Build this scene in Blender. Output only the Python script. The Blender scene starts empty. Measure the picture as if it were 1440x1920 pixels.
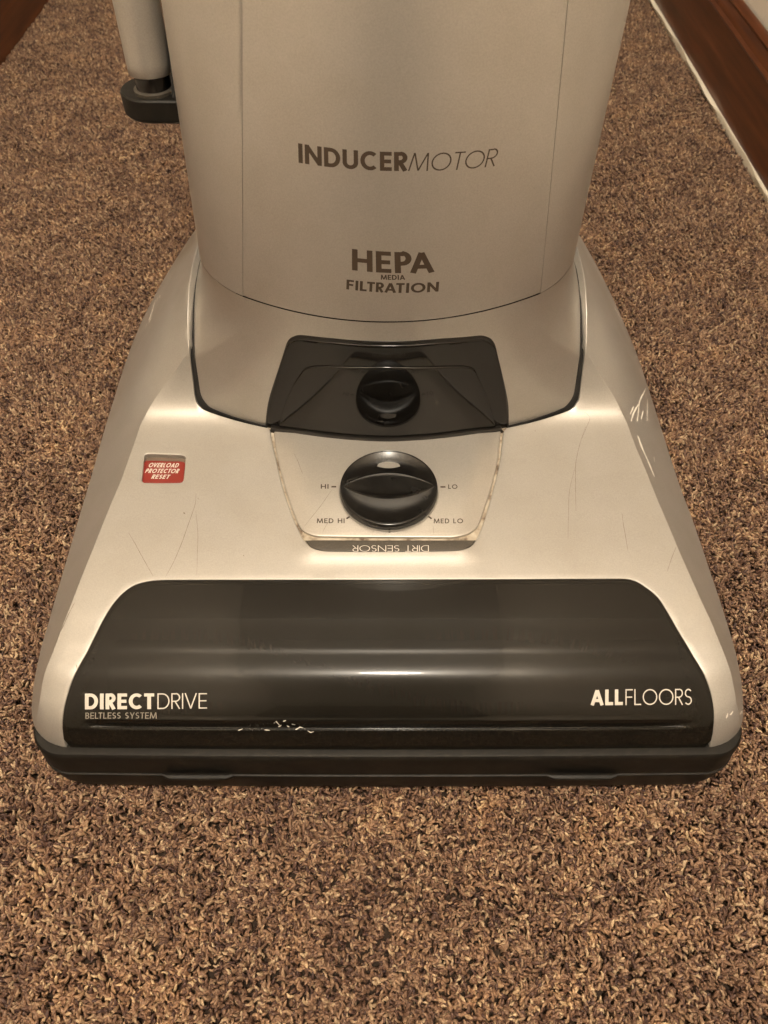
import bpy, bmesh, math, random
import numpy as np
from mathutils import Vector, Matrix
from mathutils.geometry import delaunay_2d_cdt

SC = bpy.context.scene
COL = SC.collection
random.seed(7); RNG = np.random.default_rng(7)
R = math.radians

# ------------------------------------------------------------------ camera, world, lamp, exposure
cam_d = bpy.data.cameras.new('camera'); cam = bpy.data.objects.new('camera', cam_d); COL.objects.link(cam)
cam.location = (-.002, -.14540, .43); cam.rotation_euler = (R(90 - 51.5), 0, 0)
cam_d.sensor_fit = 'VERTICAL'; cam_d.angle = 2 * math.atan(960 / 1442.); cam_d.clip_start = .01; cam_d.clip_end = 60
cam_d.dof.use_dof = True; cam_d.dof.focus_distance = .43; cam_d.dof.aperture_fstop = 11      # a phone lens
SC.camera = cam

world = bpy.data.worlds.new('World'); SC.world = world; world.use_nodes = True
bg = world.node_tree.nodes['Background']
bg.inputs['Color'].default_value = (1.0, .84, .64, 1); bg.inputs['Strength'].default_value = .10

def lamp(name, loc, power, radius, color):
    d = bpy.data.lights.new(name, 'POINT'); d.energy = power; d.shadow_soft_size = radius; d.color = color
    o = bpy.data.objects.new(name, d); COL.objects.link(o); o.location = loc; return o
lamp('ceiling_lamp', (.02, -.45, 2.1), 95, .10, (1.0, .895, .745))

SC.view_settings.view_transform = 'Standard'; SC.view_settings.look = 'None'
SC.view_settings.exposure = 0; SC.view_settings.gamma = 1
SC.cycles.max_bounces = 8; SC.cycles.use_denoising = True; SC.cycles.sample_clamp_indirect = 4

# ------------------------------------------------------------------ materials
def mat(name, color, rough=.5, metal=0., spec=.5, coat=0., coat_rough=.1):
    m = bpy.data.materials.new(name); m.use_nodes = True
    b = m.node_tree.nodes['Principled BSDF']
    b.inputs['Base Color'].default_value = (*color, 1); b.inputs['Roughness'].default_value = rough
    b.inputs['Metallic'].default_value = metal; b.inputs['Specular IOR Level'].default_value = spec
    b.inputs['Coat Weight'].default_value = coat; b.inputs['Coat Roughness'].default_value = coat_rough
    return m
def nd(m, t, **kw):
    n = m.node_tree.nodes.new(t)
    for k, v in kw.items():
        if hasattr(n, k): setattr(n, k, v)
        else: n.inputs[k].default_value = v
    return n
def ln(m, a, b): m.node_tree.links.new(a, b)
def pos(m):
    return nd(m, 'ShaderNodeTexCoord').outputs['Object']
def noise(m, scale, detail=3., rough=.55, vec=None):
    n = nd(m, 'ShaderNodeTexNoise'); n.inputs['Scale'].default_value = scale
    n.inputs['Detail'].default_value = detail; n.inputs['Roughness'].default_value = rough
    ln(m, vec if vec else pos(m), n.inputs['Vector']); return n
def ramp(m, fac, stops):
    r = nd(m, 'ShaderNodeValToRGB'); e = r.color_ramp.elements
    while len(e) < len(stops): e.new(.5)
    for k, (p, c) in enumerate(stops):
        e[k].position = p; e[k].color = (*c, 1) if len(c) == 3 else c
    ln(m, fac, r.inputs['Fac']); return r
def bsdf(m): return m.node_tree.nodes['Principled BSDF']
def grey(v): return (v, v, v)

def silver_paint(name, tint, metal):
    m = mat(name, tint, .40, metal)
    fl = noise(m, 1400, 1.); mk = noise(m, 26, 4.)
    r1 = ramp(m, fl.outputs['Fac'], [(.25, tuple(c * .92 for c in tint)), (.75, tuple(min(1, c * 1.06) for c in tint))])
    r2 = ramp(m, mk.outputs['Fac'], [(.30, (.93, .915, .89)), (.62, (1, 1, 1))])
    mx = nd(m, 'ShaderNodeMix', data_type='RGBA', blend_type='MULTIPLY'); mx.inputs[0].default_value = 1
    ln(m, r1.outputs['Color'], mx.inputs[6]); ln(m, r2.outputs['Color'], mx.inputs[7]); ln(m, mx.outputs[2], bsdf(m).inputs['Base Color'])
    r3 = ramp(m, mk.outputs['Fac'], [(.3, grey(.43)), (.7, grey(.36))]); ln(m, r3.outputs['Color'], bsdf(m).inputs['Roughness'])
    bp_ = nd(m, 'ShaderNodeBump'); bp_.inputs['Strength'].default_value = .06; bp_.inputs['Distance'].default_value = .0003
    ln(m, fl.outputs['Fac'], bp_.inputs['Height']); ln(m, bp_.outputs['Normal'], bsdf(m).inputs['Normal'])
    return m
M = {}
M['silver'] = silver_paint('silver_paint', (.415, .40, .378), .56)
M['silver2'] = silver_paint('silver_cover_paint', (.465, .445, .415), .72)
M['dirty'] = mat('dusty_groove', (.24, .19, .13), .7)
_n = noise(M['dirty'], 160, 4.)
_r = ramp(M['dirty'], _n.outputs['Fac'], [(.35, (.10, .065, .04)), (.52, (.36, .31, .24)), (.8, (.50, .46, .39))]); ln(M['dirty'], _r.outputs['Color'], bsdf(M['dirty']).inputs['Base Color'])

def black_plastic(name, col, r0, r1, dust=.0, spec=.5, dscale=60):
    m = mat(name, col, r0, 0, spec)
    n = noise(m, dscale, 5.)
    rr = ramp(m, n.outputs['Fac'], [(.35, grey(r0)), (.75, grey(r1))]); ln(m, rr.outputs['Color'], bsdf(m).inputs['Roughness'])
    if dust:
        n2 = noise(m, dscale * 3.1, 5., .7)
        d = ramp(m, n2.outputs['Fac'], [(.48, col), (.85, tuple(c + dust * k for c, k in zip(col, (1, .82, .6))))])
        ln(m, d.outputs['Color'], bsdf(m).inputs['Base Color'])
    return m
M['black'] = black_plastic('black_plastic', (.007, .0065, .006), .20, .30, .012)
M['bumper'] = black_plastic('worn_rubber', (.0055, .0050, .0040), .46, .60, .012, .30)
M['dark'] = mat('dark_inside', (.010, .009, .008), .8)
M['visor'] = mat('smoked_gloss', (.005, .0045, .004), .055, 0, .5); bsdf(M['visor']).inputs['IOR'].default_value = 1.48
M['rim'] = mat('black_rim', (.008, .007, .006), .3)
M['print_dark'] = mat('dark_print', (.040, .026, .016), .5)
M['print_white'] = mat('white_print', (.54, .51, .465), .45)
M['print_grey'] = mat('grey_print', (.21, .19, .16), .45)
M['label'] = black_plastic('label_grey', (.050, .043, .034), .4, .6, .04, .4, 300)
M['red'] = mat('red_plastic', (.19, .017, .011), .32, 0, .5)
M['well'] = mat('shaded_well', (.13, .095, .07), .6)  # brown tone paints in the shadow inside the button recess
M['scratch'] = mat('scratch_grey', (.17, .145, .11), .6)
M['scuff'] = mat('pale_scuff', (.78, .74, .67), .7)
M['wand'] = silver_paint('wand_paint', (.42, .40, .37), .6)
# smoked window: dark tinted plastic that lets a little of the brush show through
m = M['window'] = mat('smoked_window', (.0075, .0066, .005), .10, 0, .17); bsdf(m).inputs['IOR'].default_value = 1.5
n = noise(m, 22, 3., .5); rr = ramp(m, n.outputs['Fac'], [(.30, grey(.19)), (.72, grey(.27))]); ln(m, rr.outputs['Color'], bsdf(m).inputs['Roughness'])
bsdf(m).inputs['Coat Weight'].default_value = .24; bsdf(m).inputs['Coat Roughness'].default_value = .04
tr = nd(m, 'ShaderNodeBsdfTransparent'); tr.inputs['Color'].default_value = (.62, .53, .44, 1)
ms = nd(m, 'ShaderNodeMixShader'); ms.inputs[0].default_value = .03
ln(m, bsdf(m).outputs[0], ms.inputs[1]); ln(m, tr.outputs[0], ms.inputs[2])
ln(m, ms.outputs[0], m.node_tree.nodes['Material Output'].inputs['Surface'])
M['bristle'] = mat('red_bristle', (.40, .035, .02), .6)
# stained wood trim
m = M['wood'] = mat('stained_wood', (.10, .03, .012), .30, 0, .5)
tc = nd(m, 'ShaderNodeMapping'); ln(m, pos(m), tc.inputs['Vector']); tc.inputs['Scale'].default_value = (30, 1.6, 30)
n = noise(m, 5, 6., .6, tc.outputs['Vector'])
rr = ramp(m, n.outputs['Fac'], [(.30, (.050, .014, .004)), (.50, (.10, .030, .009)), (.62, (.125, .039, .012)), (.78, (.18, .060, .020))]); ln(m, rr.outputs['Color'], bsdf(m).inputs['Base Color'])
m = M['wall'] = mat('wall_paint', (.80, .74, .66), .8)
n = noise(m, 170, 4.); bpn = nd(m, 'ShaderNodeBump'); bpn.inputs['Strength'].default_value = .25; bpn.inputs['Distance'].default_value = .002
ln(m, n.outputs['Fac'], bpn.inputs['Height']); ln(m, bpn.outputs['Normal'], bsdf(m).inputs['Normal'])
M['ceiling'] = mat('ceiling_paint', (.58, .56, .53), .9)
M['strip'] = mat('pale_edge', (.80, .74, .62), .7)
M['backing'] = mat('carpet_backing', (.045, .028, .018), .95)
m = M['pile'] = mat('carpet_yarn', (.2, .13, .08), .5, 0, .38)
oi = nd(m, 'ShaderNodeObjectInfo'); gp = nd(m, 'ShaderNodeNewGeometry')
r1 = ramp(m, oi.outputs['Random'], [(0, (.070, .040, .036)), (.16, (.130, .075, .056)), (.40, (.215, .127, .084)), (.65, (.285, .177, .115)), (.86, (.375, .249, .158)), (1, (.55, .415, .27))])
pn = noise(m, 26, 3., .6, gp.outputs['Position'])
r2 = ramp(m, pn.outputs['Fac'], [(.32, (.70, .67, .68)), (.52, (1, 1, 1)), (.70, (1.26, 1.22, 1.10))])
mx = nd(m, 'ShaderNodeMix', data_type='RGBA', blend_type='MULTIPLY'); mx.inputs[0].default_value = 1
ln(m, r1.outputs['Color'], mx.inputs[6]); ln(m, r2.outputs['Color'], mx.inputs[7])
fn_ = noise(m, 900, 2., .6, gp.outputs['Position'])
r3 = ramp(m, fn_.outputs['Fac'], [(.35, (.72, .70, .68)), (.65, (1.12, 1.12, 1.12))])
mx2 = nd(m, 'ShaderNodeMix', data_type='RGBA', blend_type='MULTIPLY'); mx2.inputs[0].default_value = 1
ln(m, mx.outputs[2], mx2.inputs[6]); ln(m, r3.outputs['Color'], mx2.inputs[7])
ln(m, mx2.outputs[2], bsdf(m).inputs['Base Color'])

# ------------------------------------------------------------------ helpers
def link(name, me, m=None, parent=None):
    o = bpy.data.objects.new(name, me); COL.objects.link(o)
    if m: me.materials.append(m)
    if parent: o.parent = parent
    return o
def build(name, V, Fc, m, parent=None, smooth=True, angle=None):
    me = bpy.data.meshes.new(name); me.from_pydata([tuple(map(float, v)) for v in V], [], [tuple(map(int, f)) for f in Fc]); me.validate(); me.update()
    if smooth:
        me.polygons.foreach_set('use_smooth', [True] * len(me.polygons))
        if angle: me.set_sharp_from_angle(angle=R(angle))
    return link(name, me, m, parent)
def struct(o): o['kind'] = 'structure'; return o
def stuff(o): o['kind'] = 'stuff'; return o
def thing(o, label, cat): o['label'] = label; o['category'] = cat; return o
class MB:
    def __init__(s): s.V = []; s.F = []
    def add(s, V, F):
        k = len(s.V); s.V += [tuple(v) for v in V]; s.F += [tuple(i + k for i in f) for f in F]; return s
    def loft(s, rows, close_u=False, cap0=False, cap1=False):
        n = len(rows[0]); V = [p for r in rows for p in r]; F = []
        for j in range(len(rows) - 1):
            for i in range(n if close_u else n - 1):
                a = j * n + i; b = j * n + (i + 1) % n; F.append((a, b, b + n, a + n))
        if cap0: F.append(tuple(range(n))[::-1])
        if cap1: F.append(tuple(range((len(rows) - 1) * n, len(rows) * n)))
        return s.add(V, F)
    def box(s, c, h):
        x, y, z = c; a, b, d = h
        V = [(x + i * a, y + j * b, z + k * d) for i in (-1, 1) for j in (-1, 1) for k in (-1, 1)]
        return s.add(V, [(0, 1, 3, 2), (4, 6, 7, 5), (0, 4, 5, 1), (2, 3, 7, 6), (0, 2, 6, 4), (1, 5, 7, 3)])
    def make(s, name, m, parent=None, smooth=True, angle=35): return build(name, s.V, s.F, m, parent, smooth, angle)
def lathe(prof, n=48, origin=(0, 0, 0), axis=(0, 0, 1)):
    q = Vector((0, 0, 1)).rotation_difference(Vector(axis)); o = Vector(origin)
    return [[o + q @ Vector((r * math.cos(2 * math.pi * i / n), r * math.sin(2 * math.pi * i / n), z)) for i in range(n)] for r, z in prof]

def inside(P, loop):
    P = np.asarray(P, float); L = np.asarray(loop, float); x, y = P[:, 0], P[:, 1]
    r = np.zeros(len(P), bool)
    for (x0, y0), (x1, y1) in zip(L, np.roll(L, -1, 0)):
        c = (y0 > y) != (y1 > y)
        if y0 != y1: r ^= c & (x < (x1 - x0) * (y - y0) / (y1 - y0) + x0)
    return r
def smooth_loop(L, step, closed=True, corner=60):
    "resample a hand drawn outline evenly, rounding it a little (sharp corners stay)"
    L = np.asarray(L, float); n = len(L); out = []
    for i in range(n if closed else n - 1):
        p1, p2 = L[i], L[(i + 1) % n]
        p0 = L[i - 1] if (closed or i > 0) else p1; p3 = L[(i + 2) % n] if (closed or i < n - 2) else p2
        def ang(a, b, c):
            u, v = b - a, c - b; d = np.linalg.norm(u) * np.linalg.norm(v)
            return 0 if d < 1e-15 else np.degrees(np.arccos(np.clip(u @ v / d, -1, 1)))
        seg = np.linalg.norm(p2 - p1)
        def lim(t):                                    # keep tangents no longer than the segment
            l = np.linalg.norm(t); return t * min(1, seg / l) if l > 0 else t
        m1 = (p2 - p1) if ang(p0, p1, p2) > corner else lim((p2 - p0) * .5 * min(1, 2 * seg / max(1e-9, np.linalg.norm(p2 - p0))))
        m2 = (p2 - p1) if ang(p1, p2, p3) > corner else lim((p3 - p1) * .5 * min(1, 2 * seg / max(1e-9, np.linalg.norm(p3 - p1))))
        k = max(1, int(round(seg / step)))
        for j in range(k):
            t = j / k
            out.append((2*t**3 - 3*t**2 + 1) * p1 + (t**3 - 2*t**2 + t) * m1 + (-2*t**3 + 3*t**2) * p2 + (t**3 - t**2) * m2)
    if not closed: out.append(L[-1])
    return np.array(out)
def normal_at(fn, a, b, ea=2e-4, eb=2e-4):
    du = fn(a + ea, b) - fn(a - ea, b); dv = fn(a, b + eb) - fn(a, b - eb)
    n = np.cross(du, dv); return n / np.linalg.norm(n, axis=-1, keepdims=True)
def patch(name, fn, outer, grid, m, parent, holes=(), lines=(), rims=(), off=0., eps=2e-4, angle=None):
    """one sheet of the surface fn(a, b), trimmed to a drawn outline and its holes. rims: (loop index, radius, depth), 0 = the outline:
    the edge is rolled over that radius and turned down"""
    loops = [np.asarray(outer, float)] + [np.asarray(h, float) for h in holes]
    pts = []; edges = []
    for L in loops:
        k = len(pts); pts += list(L); edges += [(k + i, k + (i + 1) % len(L)) for i in range(len(L))]
    for L in lines:
        k = len(pts); pts += list(np.asarray(L, float)); edges += [(k + i, k + i + 1) for i in range(len(L) - 1)]
    nfix = len(pts); fix = np.array(pts)
    g = np.asarray(grid, float)
    keep = inside(g, loops[0])
    for h in loops[1:]: keep &= ~inside(g, h)
    g = g[keep]
    if len(g):
        sp = np.median(np.linalg.norm(np.diff(loops[0], axis=0), axis=1))
        cell = {}
        for p in fix: cell.setdefault((int(p[0] / sp), int(p[1] / sp)), []).append(p)
        ok = []
        for p in g:
            i, j = int(p[0] / sp), int(p[1] / sp)
            ok.append(all((p[0] - q[0])**2 + (p[1] - q[1])**2 > (.55 * sp)**2 for di in (-1, 0, 1) for dj in (-1, 0, 1) for q in cell.get((i + di, j + dj), ())))
        g = g[np.array(ok)]
    allp = np.vstack([fix, g]) if len(g) else fix
    ov, oe, of, *_ = delaunay_2d_cdt([Vector(p) for p in allp], edges, [], 0, 1e-9)
    ov = np.array([tuple(v) for v in ov]); of = np.array(of, int)
    cen = ov[of].mean(1); keep = inside(cen, loops[0])
    for h in loops[1:]: keep &= ~inside(cen, h)
    of = of[keep]
    e1 = ov[of[:, 1]] - ov[of[:, 0]]; e2 = ov[of[:, 2]] - ov[of[:, 0]]
    cr = e1[:, 0] * e2[:, 1] - e1[:, 1] * e2[:, 0]
    of[cr < 0] = of[cr < 0][:, ::-1]
    P = fn(ov[:, 0], ov[:, 1]); N = normal_at(fn, ov[:, 0], ov[:, 1], eps, eps)
    V = list(P + N * off); F = [tuple(f) for f in of]
    for li, rad, depth in rims:
        L = loops[li]; A, B = L[:, 0], L[:, 1]
        Pb = fn(A, B); Nb = normal_at(fn, A, B, eps, eps); Pb = Pb + Nb * off
        T = np.roll(Pb, -1, 0) - np.roll(Pb, 1, 0); T /= np.linalg.norm(T, axis=1, keepdims=True)
        O = np.cross(T, Nb); area = np.sum(A * np.roll(B, -1) - np.roll(A, -1) * B)
        if (area < 0) != (li > 0): O = -O                    # away from the sheet
        # find the mesh vertices of the loop
        key = {(round(x, 8), round(y, 8)): i for i, (x, y) in enumerate(ov)}
        prev = [key.get((round(float(np.float32(a)), 8), round(float(np.float32(b)), 8))) for a, b in L]
        if any(p is None for p in prev):
            d = [int(np.argmin((ov[:, 0] - a)**2 + (ov[:, 1] - b)**2)) for a, b in L]; prev = d
        steps = [(rad * math.sin(t), rad * (1 - math.cos(t))) for t in (R(22), R(45), R(68), R(90))] + [(rad, rad + depth)]
        for o_, d_ in steps:
            k = len(V); V += list(Pb + O * o_ - Nb * d_); n = len(L)
            for i in range(n):
                a, b = prev[i], prev[(i + 1) % n]
                q = (a, b, k + (i + 1) % n, k + i)
                F.append(q if ((area > 0) == (li == 0)) ^ True else q[::-1])
            prev = list(range(k, k + n))
    return build(name, V, F, m, parent, True, angle)
def gridpts(xs, ys):
    X, Y = np.meshgrid(xs, ys); J = (np.arange(len(ys)) % 2)[:, None] * .5 * (xs[1] - xs[0])
    return np.stack([(X + J).ravel(), Y.ravel()], -1)
def ribbon(mb, fn, pts, width, lift, taper=True, eps=2e-4):
    "a thin mark lying on the surface fn"
    L = smooth_loop(pts, .0025, False, 170) if len(pts) > 2 else np.array([np.asarray(pts[0]) * (1 - t) + np.asarray(pts[1]) * t for t in np.linspace(0, 1, 4)])
    P = fn(L[:, 0], L[:, 1]); N = normal_at(fn, L[:, 0], L[:, 1], eps, eps)
    T = np.gradient(P, axis=0); T /= np.linalg.norm(T, axis=1, keepdims=True) + 1e-12; S = np.cross(N, T)
    w = width * .5 * (np.sin(np.linspace(.25, math.pi - .25, len(L)))[:, None] ** .6 if taper else 1.)
    j = 1 + .25 * np.sin(np.arange(len(L)) * 2.3)[:, None] if taper else 1.
    mb.loft([list(P - S * w * j + N * lift), list(P + S * w * j + N * lift)])

# ------------------------------------------------------------------ lettering drawn as strokes, one unit high
def arc(cx, cy, rx, ry, a0, a1, n=14):
    return [(cx + rx * math.cos(R(a0 + (a1 - a0) * i / n)), cy + ry * math.sin(R(a0 + (a1 - a0) * i / n))) for i in range(n + 1)]
def glyph(c, s, wide=1.):
    h = s / 2; w = {'I': s, 'N': .74, 'D': .70, 'U': .66, 'C': .74, 'E': .47, 'R': .50, 'M': .95, 'O': .96, 'T': .50, 'H': .68, 'P': .50, 'A': .74,
         'F': .46, 'L': .42, 'V': .70, 'B': .50, 'S': .48, 'Y': .62, 'G': .9, ' ': .32}[c]
    if c != 'I' and c != ' ': w = w * wide + s * .55
    a, b, t = h, w - h, 1 - h
    r = (1 - s) / 4
    S = {
     'I': [[(h, 0), (h, 1)]], ' ': [],
     'N': [[(a, 0), (a, 1)], [(b, 0), (b, 1)], [(a, 1 - h * .6), (b, h * .6)]],
     'D': [[(a, 0), (a, 1)], [(a, t), (w * .42, t)] + arc(w * .42, .5, w * .58 - h, .5 - h, 90, -90, 20)[1:] + [(a, h)]],
     'U': [[(a, 1), (a, w / 2)] + arc(w / 2, w / 2, w / 2 - h, w / 2 - h, 180, 360, 18)[1:] + [(b, 1)]],
     'C': [arc(w * .56, .5, w * .56 - h, .5 - h, 48, 312, 26)],
     'E': [[(a, 0), (a, 1)], [(a, t), (w, t)], [(a, .5), (w * .94, .5)], [(a, h), (w, h)]],
     'F': [[(a, 0), (a, 1)], [(a, t), (w, t)], [(a, .5), (w * .92, .5)]],
     'R': [[(a, 0), (a, 1)], [(a, t), (w - .29, t)] + arc(w - .29, .5 + (t - .48) / 2 - .01, .29 - h, (t - .48) / 2 + .01, 90, -90, 14)[1:] + [(a, .48)], [(w * .42, .48), (w - h * .9, 0)]],
     'P': [[(a, 0), (a, 1)], [(a, t), (w - .29, t)] + arc(w - .29, .5 + (t - .46) / 2 - .02, .29 - h, (t - .46) / 2 + .02, 90, -90, 14)[1:] + [(a, .44)]],
     'B': [[(a, 0), (a, 1)], [(a, t), (w - .31, t)] + arc(w - .31, (t + .52) / 2, .27 - h, (t - .52) / 2, 90, -90, 12)[1:] + [(a, .52)], [(w - .31, .52)] + arc(w - .31, (.52 + h) / 2, .31 - h, (.52 - h) / 2, 90, -90, 12) + [(a, h)]],
     'M': [[(a * .8, 0), (w * .16, 1)], [(w - a * .8, 0), (w * .84, 1)], [(w * .17, 1 - h * .3), (w * .5, h * .6)], [(w * .83, 1 - h * .3), (w * .5, h * .6)]],
     'O': [arc(w / 2, .5, w / 2 - h, .5 - h, 0, 360, 36)],
     'T': [[(w / 2, 0), (w / 2, t)], [(0, t), (w, t)]],
     'H': [[(a, 0), (a, 1)], [(b, 0), (b, 1)], [(a, .5), (b, .5)]],
     'A': [[(h * .8, 0), (w / 2, 1 - h * .4)], [(w - h * .8, 0), (w / 2, 1 - h * .4)], [(w * .25, .30), (w * .75, .30)]],
     'L': [[(a, 0), (a, 1)], [(a, h), (w, h)]],
     'V': [[(h * .8, 1), (w / 2, h * .4)], [(w - h * .8, 1), (w / 2, h * .4)]],
     'Y': [[(w / 2, 0), (w / 2, .45)], [(h * .8, 1), (w / 2, .42)], [(w - h * .8, 1), (w / 2, .42)]],
     'S': [arc(w * .5, 1 - h - r, w * .46 - h, r, 35, 270, 20) + arc(w * .48, h + r, w * .48 - h, r, 90, -145, 20)[1:]],
    }[c]
    return w, S
STYLE = {'b': (.20, .10, 0, .85), 'l': (.075, .11, 0, 1.), 'g': (.13, .12, 0, .9), 'm': (.17, .20, 0, 1.), 'i': (.185, .13, .22, .80),
         'B': (.20, .10, 0, .9), 's': (.075, .10, .10, 1.), 'f': (.19, .11, 0, .86)}
KERN = {'PA': -.16, 'RA': -.05, 'AT': -.12, 'TA': -.1, 'LT': -.1, 'TR': -.04, 'TO': -.03, 'IV': -.02, 'OV': -.06, 'CT': -.02}
def lettering(name, fn, specs, m, parent, lift=.00006, eps=2e-4):
    for text, st, quad in specs:
        mb = MB(); cnt = 0
        s, gap, slant, wide = STYLE[st]
        x = 0; strokes = []; len_ = 0
        for ch in text:
            w, S = glyph(ch, s, wide)
            for pl in S: strokes.append([(px + x, py) for px, py in pl])
            x += w + gap + KERN.get(text[len_:len_ + 2], 0); len_ += 1
        W = x - gap + slant * .5
        q = np.array(quad, float)                     # corners: bottom left, bottom right, top right, top left
        for pl in strokes:
            p = np.array(pl, float); seg = [p[0]]
            for k in range(len(p) - 1):
                n = max(1, int(np.linalg.norm(p[k + 1] - p[k]) / .16)); seg += [p[k] + (p[k + 1] - p[k]) * (j + 1) / n for j in range(n)]
            p = np.array(seg); closed = np.linalg.norm(p[0] - p[-1]) < 1e-6
            d = np.diff(p, axis=0); d /= np.linalg.norm(d, axis=1, keepdims=True) + 1e-12
            t0 = np.vstack([d[-1] if closed else d[0], d]); t1 = np.vstack([d, d[0] if closed else d[-1]])
            tt = t0 + t1; tt /= np.linalg.norm(tt, axis=1, keepdims=True) + 1e-9
            nn = np.stack([-tt[:, 1], tt[:, 0]], -1) / np.clip(np.abs(np.sum(tt * t1, 1)), .5, 1)[:, None]
            rows = []
            for sg in (-1, 1):
                e = p + nn * sg * s / 2
                u = (e[:, 0] + slant * (e[:, 1] - .5) ) / W; v = e[:, 1]
                ab = (q[0] * ((1 - u) * (1 - v))[:, None] + q[1] * (u * (1 - v))[:, None] + q[2] * (u * v)[:, None] + q[3] * ((1 - u) * v)[:, None])
                P = fn(ab[:, 0], ab[:, 1]); N = normal_at(fn, ab[:, 0], ab[:, 1], eps, eps)
                rows.append(list(P + N * (lift + (cnt % 40) * 1.2e-6)))
            cnt += 1
            mb.loft(rows[::-1])
        mb.make(name, m, parent, True, None)

# ---- surfaces of the machine, all in metres (x across, y away from the viewer, z up) ----
def pchip(xs, ys):
    xs = np.asarray(xs, float); ys = np.asarray(ys, float)
    hh = np.diff(xs); dl = np.diff(ys) / hh
    m = np.zeros(len(xs)); m[0] = dl[0]; m[-1] = dl[-1]
    for i in range(1, len(xs) - 1):
        if dl[i - 1] * dl[i] > 0:
            w1 = 2 * hh[i] + hh[i - 1]; w2 = hh[i] + 2 * hh[i - 1]
            m[i] = (w1 + w2) / (w1 / dl[i - 1] + w2 / dl[i])
    def f(x):
        x = np.clip(np.asarray(x, float), xs[0], xs[-1])
        i = np.clip(np.searchsorted(xs, x) - 1, 0, len(xs) - 2)
        t = (x - xs[i]) / hh[i]
        return ((2*t**3 - 3*t**2 + 1) * ys[i] + (t**3 - 2*t**2 + t) * hh[i] * m[i]
                + (-2*t**3 + 3*t**2) * ys[i + 1] + (t**3 - t**2) * hh[i] * m[i + 1])
    return f

def sstep(a, b, x):
    t = np.clip((np.asarray(x, float) - a) / (b - a), 0, 1)
    return t * t * (3 - 2 * t)

XMAX = 0.1895
DECK = pchip([0.004, 0.006, 0.0089, 0.0132, 0.0165, 0.0205, 0.02814, 0.0304, 0.03269, 0.0341, 0.03554, 0.03679, 0.03807, 0.03913, 0.0402, 0.04115, 0.04211, 0.04363, 0.04517, 0.046, 0.04684, 0.04725, 0.04765, 0.04819, 0.04872, 0.04912, 0.04954, 0.05038, 0.05124, 0.05411, 0.057, 0.05904, 0.06109, 0.06285, 0.06459, 0.06634, 0.06812, 0.06992, 0.07173, 0.08899, 0.10401, 0.1146, 0.1868, 0.2, 0.2075, 0.214, 0.22, 0.227, 0.24, 0.28],
             [0.025, 0.032, 0.04, 0.0482, 0.0525, 0.0565, 0.06175, 0.063232, 0.064651, 0.065447, 0.066168, 0.066698, 0.06715, 0.067465, 0.06775, 0.067978, 0.068191, 0.068511, 0.068824, 0.068997, 0.069178, 0.069278, 0.069396, 0.069565, 0.069737, 0.069857, 0.069956, 0.07013, 0.070293, 0.070814, 0.07133, 0.071692, 0.072059, 0.072391, 0.072754, 0.073117, 0.073449, 0.073759, 0.074054, 0.076477, 0.078053, 0.07881, 0.082788, 0.084288, 0.087188, 0.093588, 0.103994, 0.1235, 0.15, 0.2])  # slight bends in the window stretch, added to catch extra lamp streaks
def front_edge(x):
    r = .026; a = np.clip((np.abs(x) - (XMAX + .002 - r)) / r, 0, .985)
    bow = .0015 * (x / XMAX) ** 2
    return bow + .8 * r * (1 - np.sqrt(1 - a * a))
def deck(x, y):
    return DECK(np.asarray(y) - front_edge(x))
def pod(x, y):
    "low raised pad that carries the dial plate"
    ax = np.abs(x + .0005)
    half = .041 + .016 * sstep(.10, .19, y)
    return .0019 * (1 - sstep(half - .002, half + .015, ax)) * sstep(.0955, .1080, y)
XBL = pchip([-.01, .015, .03, .045, .06, .08, .10, .14, .19, .235, .275, .306, .3345, .367, .391, .407, .44], [.1895, .1905, .1925, .1940, .1942, .1930, .1926, .1930, .1935, .1944, .1944, .1937, .1902, .1823, .1714, .1604, .125])
XBR = pchip([-.01, .015, .03, .045, .06, .08, .10, .14, .19, .235, .275, .306, .3345, .367, .391, .407, .44], [.1895, .1905, .1922, .1942, .1945, .1932, .1922, .1912, .1893, .1890, .1886, .1876, .1838, .1755, .1648, .1555, .122])
XTL = pchip([-.01, .012, .026, .0341, .0471, .0613, .0811, .0957, .1211, .1405, .1602, .1897, .2049, .2128, .2178, .2224, .2262], [.186, .182, .1783, .1774, .1752, .1729, .1695, .1674, .1641, .1617, .1592, .1566, .1536, .1500, .1455, .1383, .1226])
XTR = pchip([-.01, .012, .026, .0366, .0466, .0569, .0724, .0908, .1097, .1258, .1498, .1779, .1897, .2019, .2116, .2171, .2209, .2262], [.186, .182, .1785, .1770, .1757, .1738, .1703, .1664, .1634, .1611, .158, .1547, .1529, .1508, .1468, .1425, .1370, .1226])
LIPZ = pchip([.2262, .2300, .2346, .247, .263, .282, .30, .34, .38, .42, .45], [.1205, .1243, .1290, .1388, .1458, .1485, .148, .144, .134, .115, .098])
ZB = pchip([0.0, .02, .05, .10, .30, .36, .41, .45], [.031, .036, .043, .050, .052, .060, .072, .08])
def _slopes(xb, xt):
    ys = np.array([-.01, .012, .026, .0341, .0471, .0613, .0811, .0957, .1211, .1405, .1602, .1897, .2049])
    d = xb(ys) - xt(ys); v = (DECK(ys) - ZB(ys)) / (d * (1 + .18 * (1 - np.clip(d / .06, 0, 1)))); v[:3] = np.maximum(v[:3], v[3])
    yr = np.array([.2262, .2346, .247, .263, .282, .30, .34, .38, .42, .45]); d = xb(yr) - .1226
    vr = (LIPZ(yr) - ZB(yr)) / (d * (1 + .18 * (1 - np.clip(d / .06, 0, 1))))
    return pchip(np.r_[ys, yr], np.r_[v, vr])
SLL, SLR = _slopes(XBL, XTL), _slopes(XBR, XTR)
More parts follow.
